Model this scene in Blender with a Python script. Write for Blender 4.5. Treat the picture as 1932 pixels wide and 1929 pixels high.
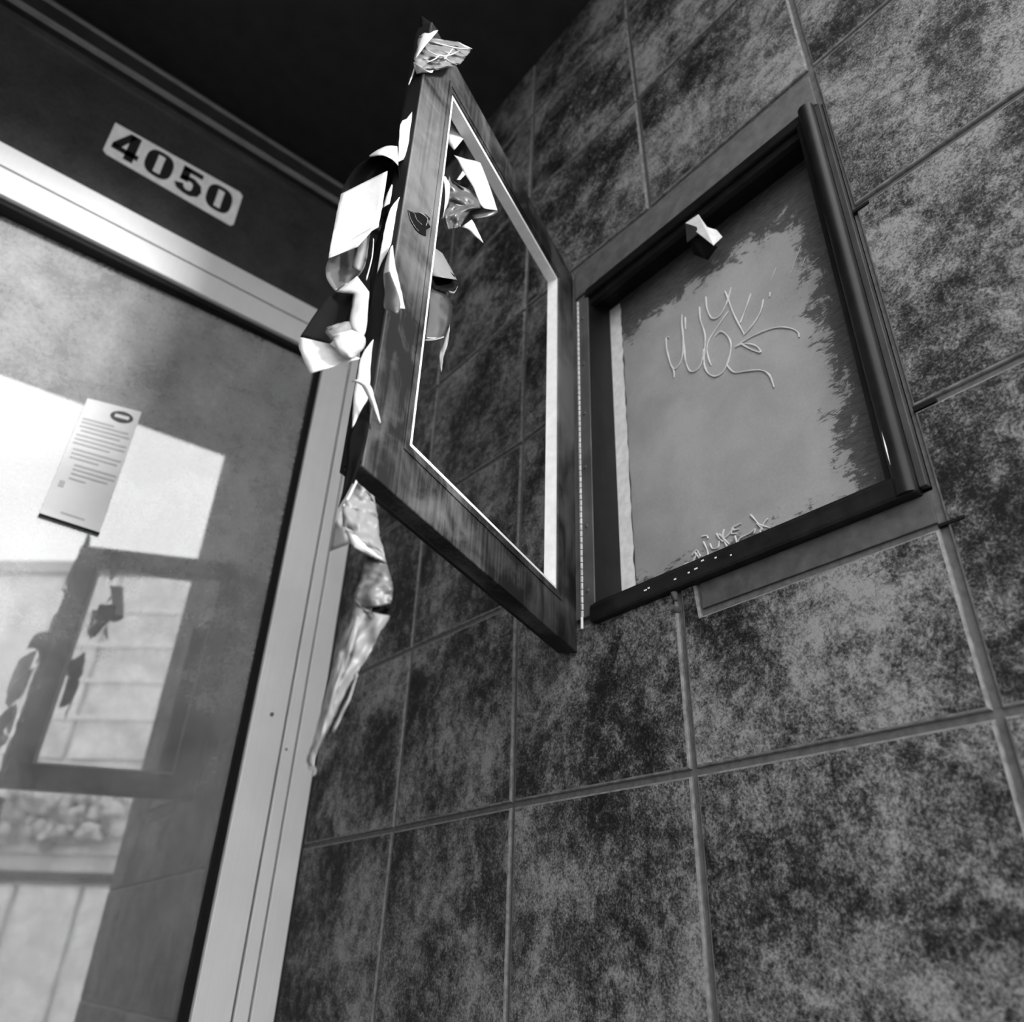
import bpy, bmesh, math, random
from mathutils import Vector, Matrix, noise

random.seed(7)
scn = bpy.context.scene
for o in list(bpy.data.objects):
    bpy.data.objects.remove(o)
COL = scn.collection
Z0 = 1.0                      # height of the reference tile course above the floor

# ------------------------------------------------------------------ camera
FPX = 1473.75                 # focal length in pixels of the 1932 px wide frame
CAM = Vector((-0.6791, -0.2393, -0.1881 + Z0))
RX = Vector((0.7741, -0.6322, 0.0323))     # image right
RY = Vector((0.3439, 0.3771, -0.8600))     # image down
RZ = Vector((0.5315, 0.6768, 0.5093))      # view direction
cd = bpy.data.cameras.new('camera')
cam = bpy.data.objects.new('camera', cd)
COL.objects.link(cam)
m3 = Matrix((RX, -RY, -RZ)).transposed()
cam.matrix_world = Matrix.Translation(CAM) @ m3.to_4x4()
cd.sensor_fit = 'HORIZONTAL'
cd.sensor_width = 56.0
cd.lens = FPX / 1932 * 56.0
cd.clip_start = 0.02
cd.dof.use_dof = True
cd.dof.focus_distance = 0.88
cd.dof.aperture_fstop = 6.3
scn.camera = cam

# ------------------------------------------------------------------ sky, sun, exposure
w = bpy.data.worlds.new('overcast_sky')
scn.world = w
w.use_nodes = True
wn = w.node_tree
bg = wn.nodes['Background']
bg.inputs[0].default_value = (1, 1, 1, 1)
bg.inputs[1].default_value = 1.0
sun = bpy.data.lights.new('sun', 'SUN')
sun.energy = 1.9
sun.angle = math.radians(9)
so = bpy.data.objects.new('sun', sun)
COL.objects.link(so)
SAZ, SEL = math.radians(20), math.radians(17)
sdir = Vector((math.sin(SAZ) * math.cos(SEL), -math.cos(SAZ) * math.cos(SEL), math.sin(SEL)))
so.rotation_euler = sdir.to_track_quat('Z', 'Y').to_euler()
so.location = (3, -6, 5)
vs = scn.view_settings
vs.view_transform = 'Standard'
vs.look = 'None'
vs.gamma = 1.0
vs.use_curve_mapping = False
vs.exposure = 2.2

# ------------------------------------------------------------------ materials
def g(v):
    return (v, v, v, 1)

class NT:
    def __init__(s, name):
        s.m = bpy.data.materials.new(name)
        s.m.use_nodes = True
        s.t = s.m.node_tree
        s.p = s.t.nodes['Principled BSDF']
        s.out = s.t.nodes['Material Output']
    def n(s, typ, ins=None, **kw):
        nd = s.t.nodes.new(typ)
        for k, v in kw.items():
            setattr(nd, k, v)
        for k, v in (ins or {}).items():
            if isinstance(v, bpy.types.NodeSocket):
                s.t.links.new(v, nd.inputs[k])
            else:
                nd.inputs[k].default_value = v
        return nd
    def link(s, a, b):
        s.t.links.new(a, b)
    def math(s, op, a, b=0.0, clamp=False):
        nd = s.n('ShaderNodeMath', {0: a, 1: b}, operation=op)
        nd.use_clamp = clamp
        return nd.outputs[0]
    def ramp(s, fac, stops):
        r = s.n('ShaderNodeValToRGB', {0: fac})
        e = r.color_ramp.elements
        e[0].position, e[0].color = stops[0][0], g(stops[0][1])
        e[1].position, e[1].color = stops[-1][0], g(stops[-1][1])
        for p, v in stops[1:-1]:
            x = e.new(p)
            x.color = g(v)
        return r.outputs[0]
    def noise(s, vec, scale, detail=6, rough=.6, dist=0.0):
        return s.n('ShaderNodeTexNoise', {'Vector': vec, 'Scale': scale, 'Detail': detail,
                   'Roughness': rough, 'Distortion': dist}).outputs[0]
    def bump(s, h, strength, dist=.002):
        b = s.n('ShaderNodeBump', {'Height': h, 'Strength': strength, 'Distance': dist})
        s.link(b.outputs[0], s.p.inputs['Normal'])

def world_pos(N):
    return N.n('ShaderNodeNewGeometry').outputs['Position']

def plain(name, v, rough=.5, metal=0.0, var=.25, scale=60, bump=0.0, spec=.5):
    N = NT(name)
    c = N.n('ShaderNodeTexCoord').outputs['Object']
    nz = N.noise(c, scale)
    N.link(N.ramp(nz, [(.3, v * (1 - var)), (.7, v * (1 + var))]), N.p.inputs['Base Color'])
    N.p.inputs['Roughness'].default_value = rough
    N.p.inputs['Metallic'].default_value = metal
    N.p.inputs['Specular IOR Level'].default_value = spec
    if bump:
        N.bump(nz, bump)
    return N.m

def tile_material():
    N = NT('slate_look_tile')
    pos = N.n('ShaderNodeTexCoord').outputs['Object']
    rnd = N.n('ShaderNodeObjectInfo').outputs['Random']
    off = N.n('ShaderNodeVectorMath', {0: (37.1, 91.7, 53.3)}, operation='SCALE')
    N.link(rnd, off.inputs['Scale'])
    vec = N.n('ShaderNodeVectorMath', {0: pos, 1: off.outputs[0]}, operation='ADD').outputs[0]
    big = N.noise(vec, 6.5, 6, .62, .3)
    mid = N.noise(vec, 55, 9, .75, .4)
    fine = N.noise(vec, 330, 5, .75, .3)
    wav = N.noise(vec, 85, 4, .65, 1.6)
    a = N.math('MULTIPLY', big, .52)
    b = N.math('MULTIPLY', mid, .42)
    d = N.math('MULTIPLY', fine, .46)
    s_ = N.math('ADD', N.math('ADD', a, b), d)
    base = N.ramp(s_, [(.60, .006), (.665, .034), (.725, .12), (.80, .26)])
    # thin pale worms of worn glaze
    v = N.math('ABSOLUTE', N.math('SUBTRACT', wav, .5))
    worm = N.ramp(v, [(0.0, 1), (.010, 0.0)])
    gate = N.ramp(mid, [(.52, 0.0), (.60, .8)])
    wf = N.math('MULTIPLY', N.math('MULTIPLY', worm, gate), .55)
    mix = N.n('ShaderNodeMix', data_type='RGBA')
    N.link(wf, mix.inputs[0])
    N.link(base, mix.inputs[6])
    mix.inputs[7].default_value = g(.38)
    N.link(mix.outputs[2], N.p.inputs['Base Color'])
    N.p.inputs['Specular IOR Level'].default_value = .13
    N.link(N.ramp(s_, [(.5, .5), (.85, .75)]), N.p.inputs['Roughness'])
    N.bump(s_, .55, .004)
    return N.m

def brushed(name, lo, hi, axis=2, rough=.42, metal=.0, scale=14, pale_zone=None, spec=.5, span=(.38, .72)):
    """metal with fine streaks along one axis; pale_zone=(centre z, half height) lighter towards that height"""
    N = NT(name)
    pos = world_pos(N)
    sc = [220, 220, 220]
    sc[axis] = 5
    mp = N.n('ShaderNodeMapping', {'Vector': pos, 'Scale': tuple(sc)})
    st = N.noise(mp.outputs[0], 1.0, 5, .6)
    blot = N.noise(pos, scale, 5, .6, .6)
    f = N.math('ADD', N.math('MULTIPLY', st, .3), N.math('MULTIPLY', blot, .7))
    if pale_zone:
        sp = N.n('ShaderNodeSeparateXYZ', {0: pos}).outputs[2]
        dd = N.math('DIVIDE', N.math('ABSOLUTE', N.math('SUBTRACT', sp, pale_zone[0])), pale_zone[1])
        f = N.math('ADD', f, N.math('MULTIPLY', N.math('SUBTRACT', 1.0, dd, True), pale_zone[2]))
    N.link(N.ramp(f, [(span[0], lo), (span[1], hi)]), N.p.inputs['Base Color'])
    N.p.inputs['Specular IOR Level'].default_value = spec
    N.p.inputs['Roughness'].default_value = rough
    N.p.inputs['Metallic'].default_value = metal
    N.bump(st, .12, .0005)
    return N.m

def film_material(name, v, trans, rough=.5):
    N = NT(name)
    pos = world_pos(N)
    nz = N.noise(pos, 30, 5, .6)
    fi = N.noise(pos, 400, 3, .6)
    f = N.math('ADD', N.math('MULTIPLY', nz, .7), N.math('MULTIPLY', fi, .3))
    col = N.ramp(f, [(.35, v * .82), (.65, v)])
    N.link(col, N.p.inputs['Base Color'])
    N.p.inputs['Roughness'].default_value = rough
    if trans:
        tr = N.n('ShaderNodeBsdfTranslucent', {'Color': col})
        mx = N.n('ShaderNodeMixShader', {0: trans, 1: N.p.outputs[0], 2: tr.outputs[0]})
        N.link(mx.outputs[0], N.out.inputs[0])
    N.bump(f, .15, .001)
    return N.m

def glass_material(name, refl, dust, tint, see=True):
    """dusty door glass: mirror-like coat, a thin layer of dust, and what lies behind"""
    N = NT(name)
    pos = world_pos(N)
    n1 = N.noise(pos, 9, 7, .65, .3)
    n2 = N.noise(pos, 130, 4, .7, .4)
    f = N.math('ADD', N.math('MULTIPLY', n1, .6), N.math('MULTIPLY', n2, .4))
    hz = N.n('ShaderNodeSeparateXYZ', {0: pos}).outputs[2]
    height_shade = N.ramp(N.math('DIVIDE', hz, 2.4, True), [(.25, .36), (.42, .58), (.74, 1.0)])   # dust thinned lower down to paint in the darker lower reflection
    dustf = N.math('MULTIPLY', N.ramp(f, [(.36, dust * .6), (.64, dust * 1.5)]), height_shade)
    gl = N.n('ShaderNodeBsdfGlossy', {'Color': g(1), 'Roughness': .012})
    if see:
        be = N.n('ShaderNodeBsdfTransparent', {'Color': g(tint)})
    else:
        be = N.n('ShaderNodeBsdfDiffuse', {'Color': g(tint)})
    fr = N.n('ShaderNodeFresnel', {'IOR': 1.5}).outputs[0]
    rf = N.math('ADD', fr, refl, True)
    a = N.n('ShaderNodeMixShader', {0: rf, 1: be.outputs[0], 2: gl.outputs[0]})
    di = N.n('ShaderNodeBsdfDiffuse', {'Color': g(.75)})
    b = N.n('ShaderNodeMixShader', {0: dustf, 1: a.outputs[0], 2: di.outputs[0]})
    N.link(b.outputs[0], N.out.inputs[0])
    return N.m

def panel_material():
    """painted steel back panel with ragged black adhesive left along its edges"""
    N = NT('glue_stained_steel')
    pos = world_pos(N)
    sx = N.n('ShaderNodeSeparateXYZ', {0: pos})
    y, z = sx.outputs[1], sx.outputs[2]
    soft = N.noise(pos, 9, 5, .6, .3)
    fine = N.noise(pos, 240, 4, .7)
    base = N.ramp(N.math('ADD', N.math('MULTIPLY', soft, .75), N.math('MULTIPLY', fine, .25)), [(.36, .26), (.62, .36)])
    edge = N.noise(pos, 26, 9, .72, .8)
    comb = N.n('ShaderNodeMapping', {'Vector': pos, 'Scale': (1, 60, 260)})
    cb = N.noise(comb.outputs[0], 1.0, 3, .7, .5)
    # right-hand band (low y), top band (high z), bottom band (low z)
    e1 = N.math('MULTIPLY', N.math('SUBTRACT', .104, y), 11.0)
    e2 = N.math('MULTIPLY', N.math('SUBTRACT', z, Z0 + .705), 11.0)
    e3 = N.math('MULTIPLY', N.math('SUBTRACT', Z0 + .285, z), 9.0)
    e = N.math('MAXIMUM', N.math('MAXIMUM', e1, e2), N.math('SUBTRACT', e3, .05))
    j = N.math('ADD', N.math('MULTIPLY', N.math('SUBTRACT', edge, .5), 1.5), N.math('MULTIPLY', N.math('SUBTRACT', cb, .5), .9))
    mask = N.ramp(N.math('ADD', e, j), [(.12, 0), (.24, .9)])
    res = N.ramp(cb, [(.35, .015), (.7, .09)])
    mix = N.n('ShaderNodeMix', data_type='RGBA')
    N.link(mask, mix.inputs[0])
    N.link(base, mix.inputs[6])
    N.link(res, mix.inputs[7])
    N.link(mix.outputs[2], N.p.inputs['Base Color'])
    N.p.inputs['Roughness'].default_value = .5
    N.bump(mask, .3, .002)
    return N.m

M_tile = tile_material()
M_rim = plain('lit_tile_rim', .15, .6, 0, .5, 90, .3)  # paler bevel colour paints in light caught by the tile edges
M_grout = plain('grout', .095, .85, 0, .3, 120, .3)
M_mortar = plain('smooth_mortar', .09, .8, 0, .3, 45, .3)
M_ceil = plain('black_painted_ceiling', .012, .8, 0, .4, 20)
M_dark = plain('dark_room_paint', .07, .7, 0, .2, 3)
M_floor = plain('concrete', .12, .8, 0, .3, 8, .2)
M_alu = brushed('pale_aluminium', .66, .76, 2, .38, .0, 6)
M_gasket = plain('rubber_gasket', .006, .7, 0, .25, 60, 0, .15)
M_trim = brushed('dark_bronze_trim', .03, .06, 0, .32, .3)
M_trim_edge = brushed('trim_edge_highlight', .16, .24, 0, .4)  # lighter grey paints the highlights along the moulding edges
M_frame = brushed('worn_dark_steel', .004, .12, 2, .5, .0, 16, (Z0 + .60, .20, .34), .25, (.44, .80))  # lighter band around the upper middle of the stile
M_box = brushed('black_steel', .004, .012, 2, .42, .0, 30, None, .22)
M_hinge = brushed('dull_hinge_steel', .03, .07, 2, .4)
M_plate = brushed('grey_hinge_plate', .06, .13, 2, .45)
M_knuck = plain('bright_hinge_pin', .45, .35, .3)
M_bead = plain('white_glazing_bead', .78, .5, 0, .08)
M_film = film_material('white_vinyl_film', .68, .3)
M_filmg = film_material('grey_vinyl_film', .08, .15, .35)
M_tape = film_material('grey_fibre_tape', .2, .2, .45)
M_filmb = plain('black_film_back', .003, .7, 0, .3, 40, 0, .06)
M_glass = glass_material('dusty_door_glass', .125, .25, .6)
M_transom = glass_material('black_transom_glass', .03, .045, .012, False)
M_white = plain('white_label', .88, .5, 0, .12, 40)
M_black = plain('black_print', .01, .5)
M_paper = plain('paper', .62, .7, 0, .05, 20)
M_text = plain('grey_print', .40, .7, 0, .1)
M_panel = panel_material()
M_pale = plain('pale_paint_strip', .74, .5, 0, .15, 70)
M_chalk = plain('chalky_marker', .56, .7, 0, .1)
M_stucco = plain('light_stucco', .78, .85, 0, .22, 5, .3)
M_brick = plain('pale_brick', .72, .85, 0, .25, 3)
M_fascia = plain('dark_fascia', .06, .6)
M_bark = plain('bark', .09, .9, 0, .4, 8)
M_blind = plain('white_blind', .72, .7, 0, .3, 3.5)
M_asph = plain('asphalt', .18, .9, 0, .3, 10)
M_screw = plain('dull_screw', .12, .4, .4)

# ------------------------------------------------------------------ mesh helpers
WPOS = {}                                    # world position of every object made

def link(name, me, c, parent):
    o = bpy.data.objects.new(name, me)
    COL.objects.link(o)
    pw = WPOS.get(parent.name, Vector()) if parent else Vector()
    if parent:
        o.parent = parent
    o.location = c - pw
    WPOS[o.name] = c.copy()
    return o

def obj(name, verts, faces, mat, parent=None, smooth=False, z=Z0):
    """one mesh object; heights are given above the reference course"""
    vv = [Vector((v[0], v[1], v[2] + z)) for v in verts]
    lo = [min(v[i] for v in vv) for i in range(3)]
    hi = [max(v[i] for v in vv) for i in range(3)]
    c = Vector(((lo[0] + hi[0]) / 2, (lo[1] + hi[1]) / 2, lo[2] if parent is None else (lo[2] + hi[2]) / 2))
    me = bpy.data.meshes.new(name)
    me.from_pydata([v - c for v in vv], [], faces)
    bm = bmesh.new()
    bm.from_mesh(me)
    bmesh.ops.recalc_face_normals(bm, faces=bm.faces)
    bm.to_mesh(me)
    bm.free()
    if smooth:
        for p in me.polygons:
            p.use_smooth = True
    me.materials.append(mat)
    return link(name, me, c, parent)

def empty(name, loc):
    o = bpy.data.objects.new(name, None)
    COL.objects.link(o)
    o.empty_display_size = .05
    o.location = Vector(loc) + Vector((0, 0, Z0))
    WPOS[o.name] = o.location.copy()
    return o

def tag(o, label=None, cat=None, group=None, kind=None):
    if label: o['label'] = label
    if cat: o['category'] = cat
    if group: o['group'] = group
    if kind: o['kind'] = kind
    return o

class MB:
    def __init__(s):
        s.v, s.f = [], []
    def add(s, v, f):
        b = len(s.v)
        s.v += [tuple(x) for x in v]
        s.f += [tuple(i + b for i in q) for q in f]
        return s
    def box(s, x0, x1, y0, y1, z0, z1, bev=0.0):
        if not bev:
            v = [(x, y, z) for x in (x0, x1) for y in (y0, y1) for z in (z0, z1)]
            return s.add(v, [(0, 1, 3, 2), (4, 6, 7, 5), (0, 4, 5, 1), (2, 3, 7, 6), (0, 2, 6, 4), (1, 5, 7, 3)])
        bm = bmesh.new()
        bmesh.ops.create_cube(bm, size=1)
        for p in bm.verts:
            p.co = Vector((x0 + (p.co.x + .5) * (x1 - x0), y0 + (p.co.y + .5) * (y1 - y0), z0 + (p.co.z + .5) * (z1 - z0)))
        bmesh.ops.bevel(bm, geom=bm.edges[:], offset=bev, segments=2, affect='EDGES', profile=.6)
        s.bm(bm)
        return s
    def bm(s, bm):
        bm.verts.index_update()
        s.add([tuple(p.co) for p in bm.verts], [tuple(q.index for q in f.verts) for f in bm.faces])
        bm.free()
    def prism(s, prof, a, b):
        """extrude a closed 3-D outline by the vector b-a"""
        n = len(prof)
        d = Vector(b) - Vector(a)
        v = [Vector(p) for p in prof] + [Vector(p) + d for p in prof]
        f = [tuple(range(n))[::-1], tuple(range(n, 2 * n))]
        f += [(i, (i + 1) % n, n + (i + 1) % n, n + i) for i in range(n)]
        return s.add(v, f)
    def tube(s, pts, r, k=6):
        pts = [Vector(p) for p in pts]
        rings = []
        for i, p in enumerate(pts):
            t = (pts[min(i + 1, len(pts) - 1)] - pts[max(i - 1, 0)])
            if t.length < 1e-9:
                t = Vector((0, 0, 1))
            t.normalize()
            a = t.cross(Vector((1, 0, 0)))
            if a.length < .1:
                a = t.cross(Vector((0, 1, 0)))
            a.normalize()
            c = t.cross(a)
            rr = r[i] if isinstance(r, (list, tuple)) else r
            rings.append([p + rr * (math.cos(2 * math.pi * j / k) * a + math.sin(2 * math.pi * j / k) * c) for j in range(k)])
        v = [q for R_ in rings for q in R_]
        f = []
        for i in range(len(pts) - 1):
            for j in range(k):
                f.append((i * k + j, i * k + (j + 1) % k, (i + 1) * k + (j + 1) % k, (i + 1) * k + j))
        f.append(tuple(range(k))[::-1])
        f.append(tuple(range((len(pts) - 1) * k, len(pts) * k)))
        return s.add(v, f)
    def build(s, name, mat, parent=None, smooth=False, z=Z0):
        return obj(name, s.v, s.f, mat, parent, smooth, z)

def box(name, x0, x1, y0, y1, z0, z1, mat, parent=None, bev=0.0):
    return MB().box(x0, x1, y0, y1, z0, z1, bev).build(name, mat, parent)

def ray(u, v):
    return RX * ((u - 966) / FPX) + RY * ((v - 964.5) / FPX) + RZ

C0 = CAM - Vector((0, 0, Z0))
def onx(u, v, x):                            # point of the picture on a plane X = x (heights above course)
    d = ray(u, v)
    return C0 + d * ((x - C0.x) / d.x)
def ony(u, v, y):
    d = ray(u, v)
    return C0 + d * ((y - C0.y) / d.y)

def catmull(pts, n):
    """n points along a smooth curve through pts"""
    P = [Vector(p) for p in pts]
    if len(P) == 2:
        return [P[0].lerp(P[1], i / (n - 1)) for i in range(n)]
    L = [0.0]
    for a, b in zip(P, P[1:]):
        L.append(L[-1] + max((b - a).length, 1e-6))
    out = []
    for i in range(n):
        s = L[-1] * i / (n - 1)
        k = 0
        while k < len(P) - 2 and s > L[k + 1]:
            k += 1
        t = (s - L[k]) / (L[k + 1] - L[k])
        p0, p1, p2, p3 = P[max(k - 1, 0)], P[k], P[k + 1], P[min(k + 2, len(P) - 1)]
        out.append(.5 * ((2 * p1) + (p2 - p0) * t + (2 * p0 - 5 * p1 + 4 * p2 - p3) * t * t + (3 * p1 - p0 - 3 * p2 + p3) * t ** 3))
    return out

def lin(pts, n):
    P = [Vector(p) for p in pts]
    L = [0.0]
    for a, b in zip(P, P[1:]):
        L.append(L[-1] + max((b - a).length, 1e-6))
    out = []
    for i in range(n):
        s = L[-1] * i / (n - 1)
        k = 0
        while k < len(P) - 2 and s > L[k + 1]:
            k += 1
        t = min(1, (s - L[k]) / (L[k + 1] - L[k]))
        out.append(P[k].lerp(P[k + 1], t))
    return out

D = 1.2138                                   # the door wall
CE = 1.72                                    # ceiling height above the course
YE = -.302                                   # open end of the entrance recess
FL = -1.0                                    # floor

# ------------------------------------------------------------------ the setting: tiled wall
wmb = MB()
wmb.box(.0045, .30, YE, -.002, FL, CE + .25).box(.0045, .30, .446, 1.36, FL, CE + .25)
wmb.box(.0045, .30, -.002, .446, FL, .2125).box(.0045, .30, -.002, .446, .8175, CE + .25)
wmb.box(.06, .30, -.002, .446, .2125, .8175)
wall = wmb.build('wall_right', M_grout)
tag(wall, kind='structure')
GP = {}
for i, y in enumerate([-.3, 0, .3, .6, .9, 1.2125]):
    for j, z in enumerate([FL, -.9, -.6, -.3, 0, .3, .6, .9, 1.2, 1.5, CE]):
        GP[i - 1, j - 4] = (y, z)
for k, v in {(0, 0): (-.004, .001), (1, 0): (.300, .0005), (2, 0): (.601, .003), (3, 0): (.8966, .0006),
             (0, 1): (-.003, .3017), (2, 1): (.6060, .2945), (3, 1): (.8985, .2998), (0, 2): (-.003, .6026),
             (2, 2): (.6045, .590), (0, 3): (-.0005, .8957), (1, 3): (.294, .8915), (2, 3): (.608, .905),
             (1, 4): (.3016, 1.1988), (2, 4): (.6044, 1.226), (1, 5): (.309, 1.489), (2, 5): (.602, 1.516),
             (1, -1): (.3005, -.3), (0, -1): (-.005, -.3), (-1, 0): (-.302, 0), (-1, 1): (-.302, .304),
             (-1, 2): (-.302, .605), (-1, 3): (-.302, .90)}.items():
    GP[k] = v
GAP = .0037

def tile(poly):
    """one tile from its outline (y, z), counter-clockwise, inset for the joint, edges worn round"""
    n = len(poly)
    def inset(d):
        out = []
        for i in range(n):
            p, a, b = Vector(poly[i]), Vector(poly[i - 1]), Vector(poly[(i + 1) % n])
            e1, e2 = (p - a).normalized(), (b - p).normalized()
            n1, n2 = Vector((-e1.y, e1.x)), Vector((-e2.y, e2.x))
            s = n1 + n2
            k = 1 + n1.dot(n2)
            out.append(p + s * (d / k))
        return out
    proud = random.uniform(-.0006, .0008)
    rings = [(GAP, .006), (GAP, .0024), (GAP + .0008, .0008), (GAP + .0026, .0)]
    v, f = [], []
    tilt = (random.uniform(-.0015, .0015), random.uniform(-.0015, .0015))
    cy, cz = sum(p[0] for p in poly) / n, sum(p[1] for p in poly) / n
    for d, x in rings:
        for q in inset(d):
            v.append((x - proud + tilt[0] * (q.x - cy) * 2 + tilt[1] * (q.y - cz) * 2, q.x, q.y))
    for r in range(3):
        for i in range(n):
            f.append((r * n + i, r * n + (i + 1) % n, (r + 1) * n + (i + 1) % n, (r + 1) * n + i))
    f.append(tuple(range(3 * n, 4 * n)))
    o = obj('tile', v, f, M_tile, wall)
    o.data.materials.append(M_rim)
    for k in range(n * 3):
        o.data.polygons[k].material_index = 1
    return o

BY, BZ0, BZ1 = .4745, .212, .897             # box cut-out
for i in range(-1, 4):
    for j in range(-4, 6):
        a, b, c_, d_ = GP[i, j], GP[i + 1, j], GP[i + 1, j + 1], GP[i, j + 1]
        if i == 0 and j in (1, 2):
            continue
        if i == 0 and j == 0:
            tile([a, b, (.3, .2165), (.272, .2165), (.268, .172), (-.003, .174)])
        elif i == 1 and j == 0:
            tile([a, b, c_, (BY, .297), (BY, .2165), (.3, .2165)])
        elif i == 1 and j in (1, 2):
            tile([(BY, a[1]), b, c_, (BY, d_[1] - .001)])
        else:
            tile([a, b, c_, d_])
box('filler_strip', .0006, .006, .004, .4705, .822, .886, M_mortar, wall, .0012)
box('filler_strip', .0012, .006, .001, .2685, .1772, .2085, plain('shaded_mortar', .06, .85, 0, .35, 60, .3), wall, .0006)  # shade under the box put into a darker mortar colour
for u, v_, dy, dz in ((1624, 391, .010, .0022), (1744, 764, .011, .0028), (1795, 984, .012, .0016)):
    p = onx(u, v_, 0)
    box('dark_joint_gap', -.0012, .0046, p.y - dy, p.y + dy, p.z - dz, p.z + dz, M_gasket, wall, .0006)  # dark blocks stand in for shadowed gaps in the joints

# ------------------------------------------------------------------ ceiling, floor, other walls
tag(box('ceiling', -1.45, .30, YE, D + .2, CE, CE + .30, M_ceil), kind='structure')
tag(box('floor', -1.25, .30, YE, D + .2, FL - .2, FL, M_floor), kind='structure')
tag(box('unseen_wall_left', -1.45, -1.25, YE, D + .2, FL, CE + .30, M_dark), kind='structure')  # unseen wall, set close in to deepen light falloff on the tiles
door_wall = MB()
door_wall.box(-1.25, .0, D + .012, D + .10, 1.70, CE)
door_wall.box(-1.25, -1.19, D + .012, D + .10, FL, 1.70)
tag(door_wall.build('wall_back', M_ceil), kind='structure')

# hallway behind the door glass
hall = MB()
hall.box(-1.75, .30, 4.2, 4.4, FL, 1.72)
hall.box(-1.95, -1.75, D + .2, 4.4, FL, 1.72).box(-1.75, -1.25, D + .1, D + .2, FL, 1.72)
hall.box(.30, .50, 1.36, 4.4, FL, 1.72)
tag(hall.build('wall_hall', M_dark), kind='structure')
tag(box('ceiling_hall', -1.95, .5, D + .2, 4.4, 1.72, 1.92, M_dark), kind='structure')
tag(box('floor_hall', -1.95, .5, D + .2, 4.4, FL - .2, FL, M_floor), kind='structure')

# ------------------------------------------------------------------ entrance door: frame, header, glass
door = empty('door_1', (-.6, D, FL))
tag(door, kind='structure')
def post(name, x0, x1, y0, y1, z0, z1, mat=M_alu):
    return box(name, x0, x1, y0, y1, z0, z1, mat, door, .002)
post('jamb', -.1405, -.0755, D + .001, D + .06, FL, 1.112)
post('jamb', -.0715, -.0465, D + .0005, D + .06, FL, 1.245)
post('jamb', -.0430, -.0015, D, D + .06, FL, 1.245)
MB().box(-.0755, -.0715, D + .008, D + .05, FL, 1.112).box(-.0465, -.043, D + .008, D + .05, FL, 1.245).build('gasket', M_gasket, door)
post('header', -1.19, -.0755, D + .001, D + .06, 1.1125, 1.1775)
post('header', -1.19, -.0755, D, D + .06, 1.1815, 1.2385)
MB().box(-1.19, -.0755, D + .008, D + .05, 1.1775, 1.1815).build('gasket', M_gasket, door)
post('jamb', -1.19, -1.10, D + .001, D + .06, FL, 1.112)
MB().box(-.153, -.1405, D + .012, D + .05, FL, 1.112).box(-1.10, -.1405, D + .014, D + .05, 1.100, 1.1125).build('gasket', M_gasket, door)
for u, v_ in ((513, 1348), (540, 1414)):
    p = ony(u, v_, D)
    MB().tube([(p.x, D - .0015, p.z), (p.x, D + .004, p.z)], .0036 if u < 520 else .0022, 10).build('screw', M_screw, door)
# the pane leans in its rebate by a degree and a half
PA = math.radians(1.5)
px0, py0 = -.147, D + .030
def pane_pt(s, z, o=0.0):
    return (px0 - s * math.cos(PA) + o * math.sin(PA) * -1, py0 + s * math.sin(PA) - o * math.cos(PA), z)
MB().prism([pane_pt(-.004, FL), pane_pt(.96, FL), pane_pt(.96, FL, -.006), pane_pt(-.004, FL, -.006)],
           (0, 0, FL), (0, 0, 1.104)).build('glass', M_glass, door)

# transom above the header, with its mouldings
tr = empty('window_1', (-.6, D, 1.2385))
tag(tr, kind='structure')
box('glass', -1.19, -.005, D + .014, D + .022, 1.2385, 1.64, M_transom, tr)
trim = empty('trim_1', (-.6, D, 1.625))
tag(trim, kind='structure')
box('moulding', -1.25, -.002, D - .004, D + .03, 1.628, CE, M_trim, trim, .002)
prof = [(0, D - .004, 1.628), (0, D - .012, 1.632), (0, D - .013, 1.640), (0, D - .004, 1.648)]
MB().prism([(-1.25, p[1], p[2]) for p in prof], (-1.25, 0, 0), (-.003, 0, 0)).build('ridge', M_trim_edge, trim)
prof = [(0, D - .004, 1.697), (0, D - .009, 1.700), (0, D - .009, 1.706), (0, D - .004, 1.710)]
MB().prism([(-1.25, p[1], p[2]) for p in prof], (-1.25, 0, 0), (-.003, 0, 0)).build('ridge', M_trim_edge, trim)

# ------------------------------------------------------------------ house number
num = empty('number_plate', (-.587, D + .012, 1.366))
tag(num, 'white strip with black house number 4050 on the dark transom above the door', 'number sign')
YN = D + .0125
pl = [(-.737, 1.377), (-.728, 1.369), (-.437, 1.3625), (-.431, 1.372), (-.431, 1.478), (-.440, 1.486), (-.738, 1.476)]
MB().prism([(x, YN, z) for x, z in pl], (0, 0, 0), (0, -.0012, 0)).build('plate', M_white, num)
def flat(name, polys, y0, th, mat, parent):
    mb = MB()
    for p in polys:
        mb.prism([(x, y0, z) for x, z in p], (0, 0, 0), (0, -th, 0))
    return mb.build(name, mat, parent)
def band(path, wid, close=False):
    """quads along a path; wid a number or one per point"""
    n = len(path)
    P = [Vector(p) for p in path]
    L, R_ = [], []
    for i in range(n):
        a = P[(i - 1) % n] if (close or i) else P[0]
        b = P[(i + 1) % n] if (close or i < n - 1) else P[-1]
        t = (b - a).normalized()
        nn = Vector((-t.y, t.x))
        ww = wid[i] if isinstance(wid, (list, tuple)) else wid
        L.append(P[i] + nn * ww / 2)
        R_.append(P[i] - nn * ww / 2)
    return [[L[i], L[(i + 1) % n], R_[(i + 1) % n], R_[i]] for i in range(n if close else n - 1)]
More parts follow.
